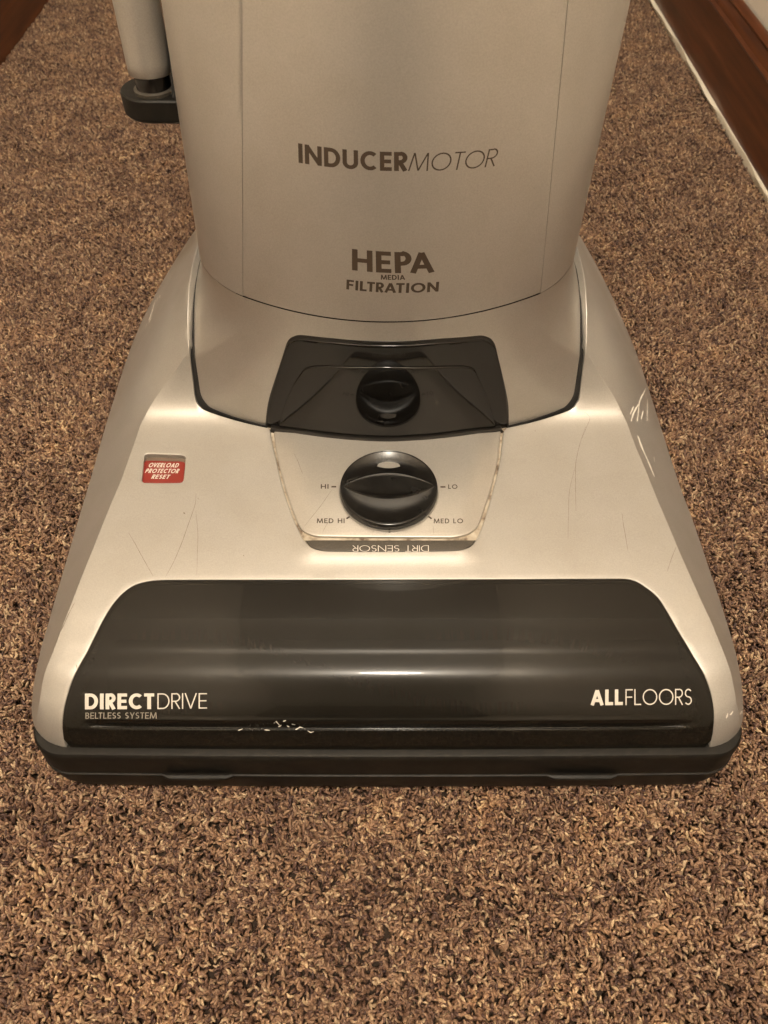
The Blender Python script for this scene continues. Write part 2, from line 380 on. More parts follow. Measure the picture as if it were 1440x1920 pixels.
def flank(x, y):
    ax = np.abs(x); d = np.clip(np.where(x < 0, XBL(y), XBR(y)) - ax, 0, None)
    return ZB(y) + np.where(x < 0, SLL(y), SLR(y)) * d * (1 + .18 * (1 - np.clip(d / .06, 0, 1)))
def hood(x, y):
    x = np.asarray(x, float); y = np.asarray(y, float); ax = np.abs(x)
    top = deck(x, y) + pod(x, y); fl = flank(x, y)
    return np.where(y >= .2262, np.where(ax >= .1226, fl, LIPZ(y)), np.where(ax >= .1226, np.minimum(top, fl), top))
def crease(sg, ys):
    "where the deck meets the flank"
    xs = np.linspace(.1226, .189, 400); out = []
    for y in ys:
        g = deck(sg * xs, y) - flank(sg * xs, y); i = np.where(g > 0)[0]
        out.append(xs[i[0]] if len(i) else .186)
    return np.array(out)
def hood_p(a, b): return np.stack([a, b, hood(a, b)], -1)

ZS = .173                                   # height of the seam under the front cover
def body_axis(z): return .030 * (z - ZS), .1875 + .1405 * (z - ZS)
def body_c(z, sgn):
    k = (z - ZS) / (.3163 - ZS)
    k = np.where(k > 1, 1 + (k - 1) * .35, k)
    return np.where(sgn < 0, .0790 + (.0645 - .0790) * k, .0838 + (.0703 - .0838) * k)
BR = .140
SW = .1106                                  # half width of the body
def body_p(u, z, off=0.):
    "u -1..1 is the front cover, 1..2 the flank to the widest point, 2..3 round to the back"
    u = np.asarray(u, float); z = np.asarray(z, float) + 0 * u
    sg = np.where(u < 0, -1., 1.); au = np.abs(u)
    c = body_c(z, sg); dc = c * c / (2 * BR)
    t = np.clip(au - 1, 0, 1)
    xs = c + (SW - c) * np.sin(t * np.pi / 2); ds = dc + .052 * (.62 * t + .38 * (1 - np.cos(t * np.pi / 2)))
    t2 = np.clip(au - 2, 0, 1)
    xbk = SW * np.cos(t2 * np.pi / 2) ** .6; dbk = dc + .052 + .085 * np.sin(t2 * np.pi / 2)
    x = np.where(au <= 1, au * c, np.where(au <= 2, xs, xbk))
    d = np.where(au <= 1, (au * c) ** 2 / (2 * BR), np.where(au <= 2, ds, dbk))
    x0, y0 = body_axis(z)
    return np.stack([x0 + sg * x, y0 + d - off, z], -1)

def resample(P, n):
    P = np.asarray(P, float); L = np.r_[0, np.cumsum(np.linalg.norm(np.diff(P, axis=0), axis=1))]
    t = np.linspace(0, L[-1], n)
    return np.stack([np.interp(t, L, P[:, k]) for k in range(3)], -1)
XO = .1196                                  # half width of the collar where it sits in the hood
def collar_curves(n1=40, n2=160):
    cy0, cy1 = .1893, .2134
    fr = lambda x: cy0 + (cy1 - cy0) * (abs(x) / XO) ** 1.75
    def half(sg):
        side = [(sg * XO, y, float(LIPZ(y)) - .004) for y in np.linspace(.345, .237, 14)]
        low = [(sg * XO, y, float(LIPZ(y)) - .0035) for y in (.2325, .2265)] + [(sg * x, y, float(DECK(y)) - .003) for x, y in ((XO, .221), (XO, .2175), (XO - .0005, .2157), (XO - .0022, .2137))]
        return side, low
    sL, lL = half(-1); sR, lR = half(1)
    xs = np.linspace(-(XO - .005), XO - .005, 43)
    mid = [(x, fr(x) , float(hood(x, fr(x))) - .003) for x in xs]
    front = [sL[-1]] + lL + mid + lR[::-1] + [sR[-1]]
    B = np.vstack([resample(sL, n1)[:-1], resample(front, n2), resample(sR[::-1], n1)[1:]])
    us = np.r_[-np.linspace(2.6, 1, n1)[:-1], np.linspace(-1, 1, n2), np.linspace(1, 2.6, n1)[1:]]
    # match the front part by arc length of the lower curve
    T = body_p(us, np.full(len(us), ZS))
    return B, T
def _collar():
    B, T = collar_curves()
    def f(u, w):
        u = np.asarray(u, float) * (len(B) - 1); i = np.clip(u.astype(int), 0, len(B) - 2); k = (u - i)[..., None]
        b = B[i] * (1 - k) + B[i + 1] * k; t = T[i] * (1 - k) + T[i + 1] * k
        w = np.asarray(w, float)[..., None]
        g = 1 - (1 - w) ** 1.55
        xy = b[..., :2] + (t[..., :2] - b[..., :2]) * g
        z = b[..., 2:] + (t[..., 2:] - b[..., 2:]) * w
        return np.concatenate([xy, z], -1)
    return f

collar_p = _collar()
D = {"window":[[-0.16874,0.00838],[-0.16951,0.01087],[-0.16907,0.01495],[-0.1678,0.02029],[-0.16644,0.02569],[-0.16451,0.03158],[-0.1622,0.03748],[-0.16003,0.04305],[-0.1573,0.04994],[-0.15284,0.06441],[-0.14882,0.07426],[-0.14423,0.08109],[-0.13864,0.08583],[-0.12911,0.0884],[-0.11629,0.08887],[0.00093,0.08899],[0.11825,0.08952],[0.13057,0.0895],[0.13648,0.08808],[0.14189,0.08392],[0.14698,0.07828],[0.15025,0.07091],[0.15528,0.05768],[0.16056,0.04499],[0.1642,0.03674],[0.16618,0.03181],[0.16773,0.02662],[0.16862,0.02134],[0.16904,0.01679],[0.16934,0.01317],[0.16926,0.01055],[0.16948,0.00856]],
  "recess":[[-0.07439,0.19978],[-0.07351,0.19273],[-0.06916,0.17488],[-0.06273,0.15059],[-0.05575,0.13018],[-0.05062,0.11819],[-0.04765,0.11236],[-0.04265,0.10702],[-0.03629,0.105],[-0.02585,0.10459],[-0.00111,0.10444],[0.02781,0.10469],[0.04036,0.10534],[0.04686,0.10819],[0.05019,0.11241],[0.0553,0.12376],[0.06256,0.14649],[0.06882,0.1691],[0.0729,0.19103],[0.07403,0.19897]],
  "plate":[[-0.07134,0.19888],[-0.07053,0.19132],[-0.06747,0.17508],[-0.06199,0.15475],[-0.05624,0.13685],[-0.05098,0.1235],[-0.04859,0.11984],[-0.04537,0.11736],[-0.04132,0.1157],[-0.03676,0.11519],[-0.002,0.11479],[0.03563,0.11461],[0.04155,0.11555],[0.04626,0.11755],[0.04951,0.12007],[0.05211,0.12325],[0.05609,0.13395],[0.06185,0.15092],[0.0675,0.17228],[0.07054,0.19009],[0.07172,0.1989]],
  "label":[[-0.04664,0.1127],[-0.04499,0.1106],[-0.04211,0.10759],[-0.03634,0.10571],[-0.02588,0.10524],[-0.0011,0.10505],[0.02785,0.10524],[0.03982,0.10589],[0.04569,0.10833],[0.04894,0.1115],[0.04999,0.11337],[0.04018,0.11265],[0.00101,0.11254],[-0.03815,0.11265]],
  "button_hole":[[-0.14789,0.15681],[-0.14968,0.17457],[-0.14923,0.17667],[-0.14745,0.17772],[-0.13654,0.17729],[-0.12627,0.17665],[-0.12415,0.1756],[-0.12305,0.17371],[-0.12181,0.1568],[-0.12236,0.15518],[-0.12412,0.15417],[-0.14485,0.15418],[-0.14691,0.15499]],
  "button":[[-0.14796,0.15855],[-0.14915,0.17218],[-0.14741,0.17344],[-0.1362,0.17301],[-0.12566,0.17259],[-0.12394,0.17092],[-0.12304,0.15854],[-0.1236,0.15691],[-0.12507,0.1561],[-0.14527,0.15611],[-0.14718,0.15692]],
  "dial":[0.00081,0.14552],
  "text_window":[["DIRECT","b",[[-0.15614,0.02177],[-0.12035,0.02179],[-0.12053,0.0284],[-0.15637,0.02838]]],["DRIVE","l",[[-0.1187,0.02178],[-0.09313,0.02194],[-0.09328,0.02845],[-0.11888,0.02839]]],["BELTLESS SYSTEM","g",[[-0.15606,0.01812],[-0.1191,0.01798],[-0.11898,0.02051],[-0.15589,0.02053]]],["ALL","b",[[0.10453,0.02328],[0.12104,0.02343],[0.12126,0.03009],[0.10473,0.02992]]],["FLOORS","l",[[0.12241,0.02343],[0.15684,0.02364],[0.15713,0.03042],[0.12264,0.03016]]]],
  "text_plate":[["HI","m",[[-0.03942,0.14895],[-0.03484,0.14895],[-0.03499,0.15234],[-0.03959,0.15235]]],["LO","m",[[0.03602,0.14883],[0.04151,0.14883],[0.0417,0.15215],[0.03618,0.15214]]],["MED HI","m",[[-0.04052,0.1241],[-0.02462,0.1241],[-0.02472,0.12742],[-0.04069,0.12742]]],["MED LO","m",[[0.02652,0.12395],[0.04334,0.12401],[0.04354,0.12734],[0.02664,0.1273]]]],
  "ticks":[[[-0.0331,0.15042],[-0.03025,0.15042]],[[0.03137,0.15026],[0.03438,0.15026]],[[-0.02289,0.12771],[-0.02078,0.12956]],[[0.02263,0.12956],[0.02472,0.12771]],[[0.00104,0.12082],[0.00116,0.11844]]],
  "text_label":[["DIRT SENSOR","l",[[0.02318,0.10903],[-0.01969,0.10903],[-0.0196,0.10512],[0.02306,0.10512]]]],
  "text_button":[["OVERLOAD","i",[[-0.14577,0.16814],[-0.12719,0.16792],[-0.12706,0.17133],[-0.14556,0.17159]]],["PROTECTOR","i",[[-0.14692,0.16371],[-0.12634,0.16349],[-0.12621,0.1668],[-0.14671,0.16702]]],["RESET","i",[[-0.14226,0.15928],[-0.13129,0.15911],[-0.13116,0.16226],[-0.14218,0.16247]]]],
  "text_cover":[["INDUCER","B",[[-0.62037,0.25084],[0.08493,0.25045],[0.08021,0.25871],[-0.6257,0.25938]]],["MOTOR","s",[[0.09459,0.25043],[0.63324,0.24871],[0.6421,0.25658],[0.09962,0.25833]]],["HEPA","f",[[-0.25041,0.20166],[0.27877,0.20019],[0.26529,0.21123],[-0.25433,0.21278]]],["MEDIA","f",[[-0.05696,0.19736],[0.09819,0.19718],[0.09521,0.19985],[-0.0581,0.2]]],["FILTRATION","f",[[-0.28509,0.19106],[0.31235,0.18938],[0.31374,0.19479],[-0.28431,0.1964]]]],
  "visor":[[0.34807,-0.01245],[0.34072,0.06405],[0.3181,0.30088],[0.3008,0.52916],[0.29219,0.69335],[0.29235,0.74014],[0.29803,0.7736],[0.31505,0.80507],[0.37512,0.82141],[0.49556,0.82582],[0.6101,0.82072],[0.68672,0.79172],[0.70323,0.76113],[0.70907,0.72914],[0.71054,0.68062],[0.70027,0.50515],[0.68129,0.27882],[0.6598,0.06241],[0.65294,-0.00796],[0.59125,-0.01166],[0.50268,0.00951],[0.42864,-0.01377]],
  "visor_step":[[0.35839,0.05043],[0.34654,0.2488],[0.33962,0.43891],[0.3422,0.56871],[0.34566,0.59543],[0.35259,0.61043],[0.36263,0.62339],[0.49613,0.66369],[0.63567,0.62122],[0.65135,0.60062],[0.65655,0.57947],[0.65789,0.54028],[0.65619,0.369],[0.64988,0.21343],[0.64111,0.03963],[0.59323,0.02307],[0.50272,0.04183],[0.42586,0.04252]],
  "cover_side":None,"scratch_dark":[[0.00016,[[-0.14784,0.11862],[-0.14329,0.11213],[-0.13787,0.10371],[-0.12918,0.09067]]],[0.00018,[[-0.11333,0.14677],[-0.11268,0.13892],[-0.11426,0.12635],[-0.11655,0.11105],[-0.11923,0.09894],[-0.12232,0.09001]]],[0.00012,[[-0.1117,0.1343],[-0.1082,0.11823],[-0.10655,0.10404],[-0.10509,0.09065]]],[0.00016,[[0.12513,0.19862],[0.12001,0.18595],[0.1152,0.17079],[0.11285,0.1568],[0.10982,0.13391]]],[0.00012,[[0.1144,0.16746],[0.10825,0.14915],[0.10537,0.13315],[0.10244,0.11426]]],[0.00016,[[0.13634,0.13179],[0.13563,0.12375],[0.13555,0.11825],[0.13501,0.10683]]],[0.00016,[[0.16283,0.1093],[0.15803,0.10066],[0.15449,0.09331]]],[0.0003,[[-0.16912,0.07492],[-0.17121,0.068],[-0.17292,0.06129],[-0.17483,0.05572],[-0.1768,0.05141]]],[0.0005,[[-0.11862,0.13277],[-0.11754,0.13182]]],[0.0003,[[-0.16196,0.04141],[-0.1612,0.03927]]],[0.00025,[[0.09288,0.19569],[0.09313,0.19485]]],[0.00025,[[-0.08082,0.10368],[-0.08016,0.103]]],[0.0003,[[-0.11167,0.14282],[-0.11099,0.14243]]],[0.00014,[[0.12402,0.20906],[0.12856,0.20535],[0.12581,0.19862],[0.1215,0.18935]]]],
  "scratch_plate":[[0.00013,[[-0.03292,0.148],[-0.03926,0.13573],[-0.04777,0.12183]]],[0.00012,[[-0.03299,0.12663],[-0.03525,0.12218],[-0.03687,0.11779]]],[0.00012,[[-0.05727,0.1766],[-0.05418,0.1694],[-0.05103,0.16033]]],[0.0001,[[-0.00809,0.12071],[-0.00835,0.11562]]],[0.0001,[[0.02607,0.12255],[0.0263,0.11634]]]],
  "scuff":[[0.0005,[[0.17969,0.25396],[0.1727,0.23972],[0.16689,0.22837],[0.16455,0.21994],[0.16188,0.21051]]],[0.0006,[[0.16536,0.22501],[0.15968,0.21499],[0.15595,0.20622]]],[0.0004,[[0.1777,0.24149],[0.17448,0.22935],[0.17183,0.21802]]],[0.001,[[0.15901,0.1963],[0.15981,0.18648],[0.16071,0.18142]]],[0.0007,[[0.16071,0.18142],[0.16158,0.17699],[0.16328,0.16407]]],[0.0003,[[0.16966,0.18674],[0.16843,0.18107]]],[0.0009,[[-0.16611,0.31823],[-0.16574,0.30934],[-0.16473,0.2999]]],[0.0014,[[-0.16467,0.30355],[-0.16555,0.29893],[-0.16524,0.29216]]],[0.0007,[[-0.1677,0.293],[-0.16866,0.28869]]],[0.0005,[[-0.15983,0.31162],[-0.15777,0.30392]]],[0.0004,[[0.17893,0.02205],[0.17772,0.02068],[0.17696,0.02038]]],[0.0004,[[0.17578,0.02082],[0.17545,0.0196],[0.17508,0.01879]]],[0.0004,[[0.18886,0.0269],[0.18437,0.02232]]],[0.0006,[[0.16243,0.30089],[0.16846,0.30477]]],[0.0005,[[0.17755,0.27028],[0.17799,0.26406]]],[0.0011,[[0.15872,0.30006],[0.16474,0.30449],[0.16777,0.30074]]],[0.0006,[[0.16959,0.22402],[0.16607,0.2151]]],[0.0005,[[0.16033,0.2197],[0.15605,0.21145]]],[0.0005,[[-0.16222,0.31436],[-0.16177,0.30692]]],[0.0009,[[-0.16219,0.28906],[-0.16422,0.2867]]]],
  "scuff_window":[[0.0005,[[-0.07747,0.01382],[-0.07515,0.0143]]],[0.0005,[[-0.07422,0.01498],[-0.07171,0.01472],[-0.06988,0.01388]]],[0.0005,[[-0.06921,0.01437],[-0.06754,0.01471],[-0.06635,0.01379]]],[0.0005,[[-0.06543,0.01428],[-0.06413,0.0147]]],[0.0005,[[-0.0638,0.01403],[-0.06104,0.01386]]],[0.0005,[[-0.05887,0.01651],[-0.0576,0.01687],[-0.05561,0.01607]]],[0.0005,[[-0.05688,0.01589],[-0.0551,0.01633]]],[0.0005,[[-0.05395,0.01686],[-0.05243,0.01713]]],[0.0005,[[-0.05233,0.01624],[-0.05109,0.0158]]],[0.0005,[[-0.0498,0.01641],[-0.04792,0.01632]]],[0.0005,[[-0.04708,0.01518],[-0.04554,0.01579],[-0.04379,0.01544]]],[0.0005,[[-0.04776,0.01409],[-0.0456,0.01433]]],[0.0005,[[-0.04482,0.01492],[-0.04271,0.01416]]],[0.0005,[[-0.04147,0.01367],[-0.03986,0.0131],[-0.0382,0.01342]]]]}

# ------------------------------------------------------------------ the hallway: carpet, walls, skirting
LX, RX, Y0, Y1 = -.512, .408, -2.4, 2.6
def sheet(name, x0, x1, y0, y1, z, m):
    return build(name, [(x0, y0, z), (x1, y0, z), (x1, y1, z), (x0, y1, z)], [(0, 1, 2, 3)], m, None, False)
struct(sheet('carpet', LX - .03, RX + .03, Y0, Y1, -.0105, M['backing']))
def wall(name, x, sg):
    mb = MB(); mb.box((x + sg * .03, (Y0 + Y1) / 2, 1.19), (.03, (Y1 - Y0) / 2, 1.21)); return struct(mb.make(name, M['wall'], None, False))
wall('right_wall', RX + .012, 1); wall('left_wall', LX - .012, -1)
mb = MB(); mb.box(((LX + RX) / 2, (Y0 + Y1) / 2, 2.43), ((RX - LX) / 2 + .07, (Y1 - Y0) / 2, .03)); struct(mb.make('ceiling', M['ceiling'], None, False))
def skirting(name, x, sg):
    "moulded board: flat face, bead and a stepped cap; sg = +1 when the wall lies at larger x"
    pr = [(0, -.012), (0, .0755), (-.0016, .0768), (-.0020, .0785), (-.0012, .0800), (.0012, .0812), (.0022, .0845), (.0030, .0880), (.0055, .0905), (.0060, .0925), (.0050, .0945), (.0066, .0975), (.0095, .1000), (.0119, .1004)]
    mb = MB(); mb.loft([[(x + sg * a, y, z) for a, z in pr] for y in np.linspace(Y0, Y1, 8)])
    return struct(mb.make(name, M['wood'], None, True, 40))
skirting('right_baseboard', RX - .004, 1); skirting('left_baseboard', LX, -1)
mb = MB(); ys = np.linspace(Y0, Y1, 420)
wob = .0016 * np.sin(ys * 19) + .0012 * np.sin(ys * 43 + 1) + .0007 * np.sin(ys * 97 + 2)
inn = RX - .0045; lo = RX - .0085 + wob; th = np.clip(.0022 + .0014 * np.sin(ys * 23 + .5) + .0010 * np.sin(ys * 61), .0004, .006) * np.clip((ys - .42) / .4, .12, 1)
mb.loft([[(inn - .001, y, -.004) for y in ys], [(inn - .001 - t, y, .0036) for y, t in zip(ys, th)], [(inn - .001 - t * .4, y, .0052) for y, t in zip(ys, th)], [(inn - .0002, y, .0052) for y in ys]])
struct(mb.make('carpet_edge_trim', M['strip'], None, True, 40))

# pile: short bent yarn ends, scattered over the backing
def yarn(k):
    rg = np.random.default_rng(100 + k)
    n, sides = 7, 6
    yaw, bend, curl = rg.uniform(-.8, .8), rg.uniform(.45, 1.35), rg.uniform(-1.5, 1.5)
    p = np.array([0., 0, 0]); pts = [p.copy()]; L = rg.uniform(.0098, .0126)
    for i in range(n - 1):
        yaw += curl * .55; f = (i + 1) / (n - 1)
        el = math.pi / 2 - .15 - bend * f ** 1.3
        d = np.array([math.cos(yaw) * math.cos(el), math.sin(yaw) * math.cos(el), math.sin(el)])
        p = p + d * L / (n - 1); pts.append(p.copy())
    pts = np.array(pts); rad = np.array([.0006, .0008, .00098, .00112, .00116, .00102, .00055]) * rg.uniform(.85, 1.15)
    rows = []
    T = np.gradient(pts, axis=0); T /= np.linalg.norm(T, axis=1, keepdims=True)
    for i in range(n):
        s = np.cross(T[i], [.3, .2, 1.]); s /= np.linalg.norm(s); b = np.cross(T[i], s); ph = i * .8
        rows.append([tuple(pts[i] + rad[i] * (1 + .26 * math.cos(2 * (2 * math.pi * j / sides))) * (s * math.cos(2 * math.pi * j / sides + ph) + b * math.sin(2 * math.pi * j / sides + ph))) for j in range(sides)])
    mb = MB(); mb.loft(rows, True, False, True)
    me = bpy.data.meshes.new('yarn'); me.from_pydata(mb.V, [], mb.F); me.polygons.foreach_set('use_smooth', [True] * len(me.polygons)); me.materials.append(M['pile'])
    return bpy.data.objects.new('yarn', me)
yarns = bpy.data.collections.new('yarns')
for k in range(14): yarns.objects.link(yarn(k))
# emitter: the carpet minus the part hidden under the machine
xs = [LX - .002, -.172, .172, RX - .008]; ysq = [-.32, .035, .385, 1.75]
V = [(x, y, -.0082) for y in ysq for x in xs]
F = [(j * 4 + i, j * 4 + i + 1, (j + 1) * 4 + i + 1, (j + 1) * 4 + i) for j in range(3) for i in range(3) if not (i == 1 and j == 1)]
pile = stuff(build('carpet_pile', V, F, M['pile'], None, False))
ng = bpy.data.node_groups.new('pile', 'GeometryNodeTree')
ng.interface.new_socket('Geometry', in_out='INPUT', socket_type='NodeSocketGeometry'); ng.interface.new_socket('Geometry', in_out='OUTPUT', socket_type='NodeSocketGeometry')
def gn(t, **kw):
    n = ng.nodes.new(t)
    for k, v in kw.items(): setattr(n, k, v)
    return n
def gl(a, b): ng.links.new(a, b)
gi, go = gn('NodeGroupInput'), gn('NodeGroupOutput')
dp = gn('GeometryNodeDistributePointsOnFaces', distribute_method='RANDOM'); dp.inputs['Density'].default_value = 430000; dp.inputs['Seed'].default_value = 3
gl(gi.outputs[0], dp.inputs['Mesh'])
ci = gn('GeometryNodeCollectionInfo'); ci.inputs['Collection'].default_value = yarns; ci.inputs['Separate Children'].default_value = True; ci.inputs['Reset Children'].default_value = True
io = gn('GeometryNodeInstanceOnPoints'); gl(dp.outputs['Points'], io.inputs['Points']); gl(ci.outputs[0], io.inputs['Instance']); io.inputs['Pick Instance'].default_value = True
# lay of the pile: a slowly turning direction with a lot of scatter
gp_ = gn('GeometryNodeInputPosition'); nz = gn('ShaderNodeTexNoise'); nz.inputs['Scale'].default_value = 9.; gl(gp_.outputs[0], nz.inputs['Vector'])
rv = gn('FunctionNodeRandomValue', data_type='FLOAT'); rv.inputs[2].default_value = -1.5; rv.inputs[3].default_value = 1.5
ml = gn('ShaderNodeMath', operation='MULTIPLY'); gl(nz.outputs[0], ml.inputs[0]); ml.inputs[1].default_value = 12.
ad = gn('ShaderNodeMath', operation='ADD'); gl(ml.outputs[0], ad.inputs[0]); gl(rv.outputs[1], ad.inputs[1])
tilt = gn('FunctionNodeRandomValue', data_type='FLOAT'); tilt.inputs[2].default_value = -.28; tilt.inputs[3].default_value = .28; tilt.inputs['Seed'].default_value = 5
cx = gn('ShaderNodeCombineXYZ'); gl(tilt.outputs[1], cx.inputs[0]); gl(ad.outputs[0], cx.inputs[2])
er = gn('FunctionNodeEulerToRotation'); gl(cx.outputs[0], er.inputs[0]); gl(er.outputs[0], io.inputs['Rotation'])
sv = gn('FunctionNodeRandomValue', data_type='FLOAT'); sv.inputs[2].default_value = .55; sv.inputs[3].default_value = .86; sv.inputs['Seed'].default_value = 9
gl(sv.outputs[1], io.inputs['Scale']); gl(io.outputs[0], go.inputs[0])
pile.modifiers.new('pile', 'NODES').node_group = ng

# ------------------------------------------------------------------ the vacuum cleaner
VAC = bpy.data.objects.new('vacuum_cleaner', None); COL.objects.link(VAC)
thing(VAC, 'silver upright vacuum cleaner with a black front window standing on brown carpet', 'vacuum cleaner')

XN = .1226                                  # half width of the notch in the hood
# hood -------------------------------------------------------------
win = smooth_loop(D['window'], .0030)
# the window runs on down to the front edge, so hood and window share that edge
rec = smooth_loop(D['recess'], .0025); btn = smooth_loop(D['button_hole'], .0012)
_B, _T = collar_curves()
front = np.array([p for p in _B if p[1] < .2262 + .0])
fx = front[:, 0]; fy = front[:, 1]
cut = np.stack([fx * (XN / XO), fy - .0023], -1)
# the plate recess opens into the collar notch: one outline for both
ys_b = np.r_[np.linspace(.2262, .345, 40)]
notch_l = np.stack([np.full(40, -XN), ys_b], -1)[::-1]; notch_r = np.stack([np.full(40, XN), ys_b], -1)
iL = np.argmin(np.abs(cut[:, 0] - rec[:, 0].min() + .001)); iR = np.argmin(np.abs(cut[:, 0] - rec[:, 0].max() - .001))
i0 = int(np.argmin(rec[:, 0] + (rec[:, 1] < .19) * 1)); 
rr_ = smooth_loop(D['recess'], .0025, False)
rr_ = rr_[(rr_[:, 1] < np.interp(rr_[:, 0], cut[:, 0], cut[:, 1]) - .0004)]
left_part = cut[cut[:, 0] < rr_[0, 0] - .0008]; right_part = cut[cut[:, 0] > rr_[-1, 0] + .0008]
opening = np.vstack([notch_l, smooth_loop(np.vstack([left_part[::3], left_part[-1:]]), .003, False), rr_, smooth_loop(np.vstack([right_part[:1], right_part[1::3]]), .003, False), notch_r])
YE = .418; 
ww = smooth_loop(D['window'], .0030, False)
def fe(x): return front_edge(x) + .0062
xs_l = np.linspace(-.1888, ww[0, 0], 14); xs_r = np.linspace(ww[-1, 0], .1888, 14)
ww = ww[(ww[:, 1] > fe(ww[:, 0]) + .0008)]
base_l = np.stack([xs_l, fe(xs_l)], -1); base_r = np.stack([xs_r, fe(xs_r)], -1)
yside = np.linspace(.030, YE, 130)
side_r = np.stack([XBR(yside) - .0002, yside], -1); side_l = np.stack([-XBL(yside) + .0002, yside], -1)[::-1]
back_r = np.stack([np.linspace(side_r[-1, 0], XN, 12)[1:-1], np.full(10, YE)], -1)
back_l = np.stack([np.linspace(-XN, side_l[0, 0], 12)[1:-1], np.full(10, YE)], -1)
nr = np.stack([np.full(20, XN), np.linspace(YE, .35, 20)], -1); nl = np.stack([np.full(20, -XN), np.linspace(.35, YE, 20)], -1)
outer = np.vstack([base_l[:-1], ww, base_r[1:], side_r, back_r, nr, opening[::-1], nl, back_l, side_l])
gr = np.vstack([gridpts(np.arange(-.2, .2, .0032), np.arange(.034, .42, .0028)), gridpts(np.arange(-.2, .2, .0022), np.arange(.004, .034, .0010))])
yc = np.r_[np.linspace(.024, .19, 60), np.linspace(.192, .2262, 40)]; yc = yc[(crease(1, yc) > .1240) & (crease(-1, yc) > .1240)]
yf = np.linspace(.03, .415, 120)
lines = [np.stack([-crease(-1, yc), yc], -1), np.stack([crease(1, yc), yc], -1)]
for f in (.72,):
    lines += [np.stack([-(XTL(yf) * (1 - f) + XBL(yf) * f), yf], -1), np.stack([XTR(yf) * (1 - f) + XBR(yf) * f, yf], -1)]
hd = patch('hood', hood_p, outer, gr, M['silver'], VAC, [btn], lines, [(0, .0005, .0040), (1, .0006, .0035)], angle=30)
# skirt of the hood going down to the carpet
ring = np.vstack([nl[-1:], back_l, side_l, base_l[1:-1], np.stack([np.linspace(base_l[-1, 0], base_r[0, 0], 40), fe(np.linspace(base_l[-1, 0], base_r[0, 0], 40))], -1), base_r[1:], side_r, back_r, nr[:1]])
pl = hood_p(ring[:, 0], ring[:, 1]) - np.array([0, 0, .0012]); mid_ = (np.abs(ring[:, 0]) < .168) & (ring[:, 1] < .1)
mb = MB(); mb.loft([[(p[0] * .999, p[1] + .0008, p[2]) for p in pl], [(p[0] * .985, p[1] + (.003 if p[1] < .1 else 0), .004) for p in pl]]); mb.make('hood_skirt', M['silver'], VAC)
mb = MB(); mb.box((0, .225, .020), (.168, .185, .012)); mb.box((0, .30, .05), (.11, .09, .03)); mb.make('chassis', M['dark'], VAC, False)

# plate with the dial ------------------------------------------------
floor_fn = lambda a, b: np.stack([a, b, hood(a, b) - .0019], -1)
def grow(L, d):
    L = np.asarray(L, float); T = np.roll(L, -1, 0) - np.roll(L, 1, 0); T /= np.linalg.norm(T, axis=1, keepdims=True)
    A = np.sum(L[:, 0] * np.roll(L[:, 1], -1) - np.roll(L[:, 0], -1) * L[:, 1]); N = np.stack([T[:, 1], -T[:, 0]], -1) * (1 if A > 0 else -1)
    return L + N * d
patch('plate_bed', floor_fn, grow(rec, .002), gridpts(np.arange(-.09, .09, .004), np.arange(.1, .21, .004)), M['dirty'], VAC)
plate_fn = lambda a, b: np.stack([a, b, hood(a, b) - .0004], -1)
PL = patch('dial_plate', plate_fn, grow(smooth_loop(D['plate'], .0022), -.0006), gridpts(np.arange(-.09, .09, .003), np.arange(.1, .21, .003)), M['silver2'], VAC, rims=[(0, .0007, .0015)])
LB = patch('sensor_label', plate_fn, grow(smooth_loop(D['label'], .0018), -.0003), gridpts(np.arange(-.06, .06, .003), np.arange(.1, .12, .0015)), M['label'], VAC, rims=[(0, .0002, .001)])
lettering('lettering', plate_fn, D['text_label'], M['print_white'], LB)
lettering('lettering', plate_fn, D['text_plate'], M['print_dark'], PL)
for t in D['ticks']:
    t = np.array(t); c_ = t.mean(0) - D['dial']; t = t + c_ / np.linalg.norm(c_) * (.0009 if abs(c_[1]) > .008 else .0001)
    mb = MB(); ribbon(mb, plate_fn, t, .0011, .00006, False); mb.make('tick_mark', M['print_dark'], PL)

# dial: round knob with two scoops either side of an eye shaped grip
dx, dy = D['dial'][0], D['dial'][1] + .0022; KR_ = .0283; kz = float(hood(dx, dy)) - .0039
def eye(x): return .0082 * np.clip(1 - (np.abs(x) / .0272) ** 2.0, 0, 1)
def knob_fn(a, b):
    a = np.asarray(a, float); b = np.asarray(b, float)
    e = eye(a)
    out = np.clip((np.abs(b) - e) / np.maximum(np.sqrt(np.maximum(KR_**2 - a * a, 1e-8)) - e, 1e-5), 0, 1)
    edge = .0094 - .0014 * (a / .0272) ** 2
    top = edge - .0002 + .0004 * (np.abs(b) / np.maximum(e, 1e-5)).clip(0, 1) ** 10 * e / .0082
    deep = np.clip(e / .0082, 0, 1)
    dp_ = np.where(b > 0, .0032 * np.sin(np.pi * out ** 1.15), .0015 * np.sin(np.pi * out ** .9))
    scoop = (edge - .0004) * (1 - out) + .0076 * out - deep * dp_
    z = np.where(np.abs(b) <= e, top, scoop - .0019 * np.minimum(out * 22, 1) * (1 - out) * deep)
    k = sstep(.0252, .0274, np.abs(a)); z = z * (1 - k) + .0076 * k
    return np.stack([dx + a, dy + b, kz + z], -1)
fr_ = np.array([1, .97, .92, .84, .74, .64, .54, .44, .35, .27, .20, .14, .10, .07, .048, .032, .018, .006])
ins = np.array([-1, -.975, -.94, -.89, -.82, -.7, -.5, -.25, 0, .25, .5, .7, .82, .89, .94, .975, 1])
rows = []
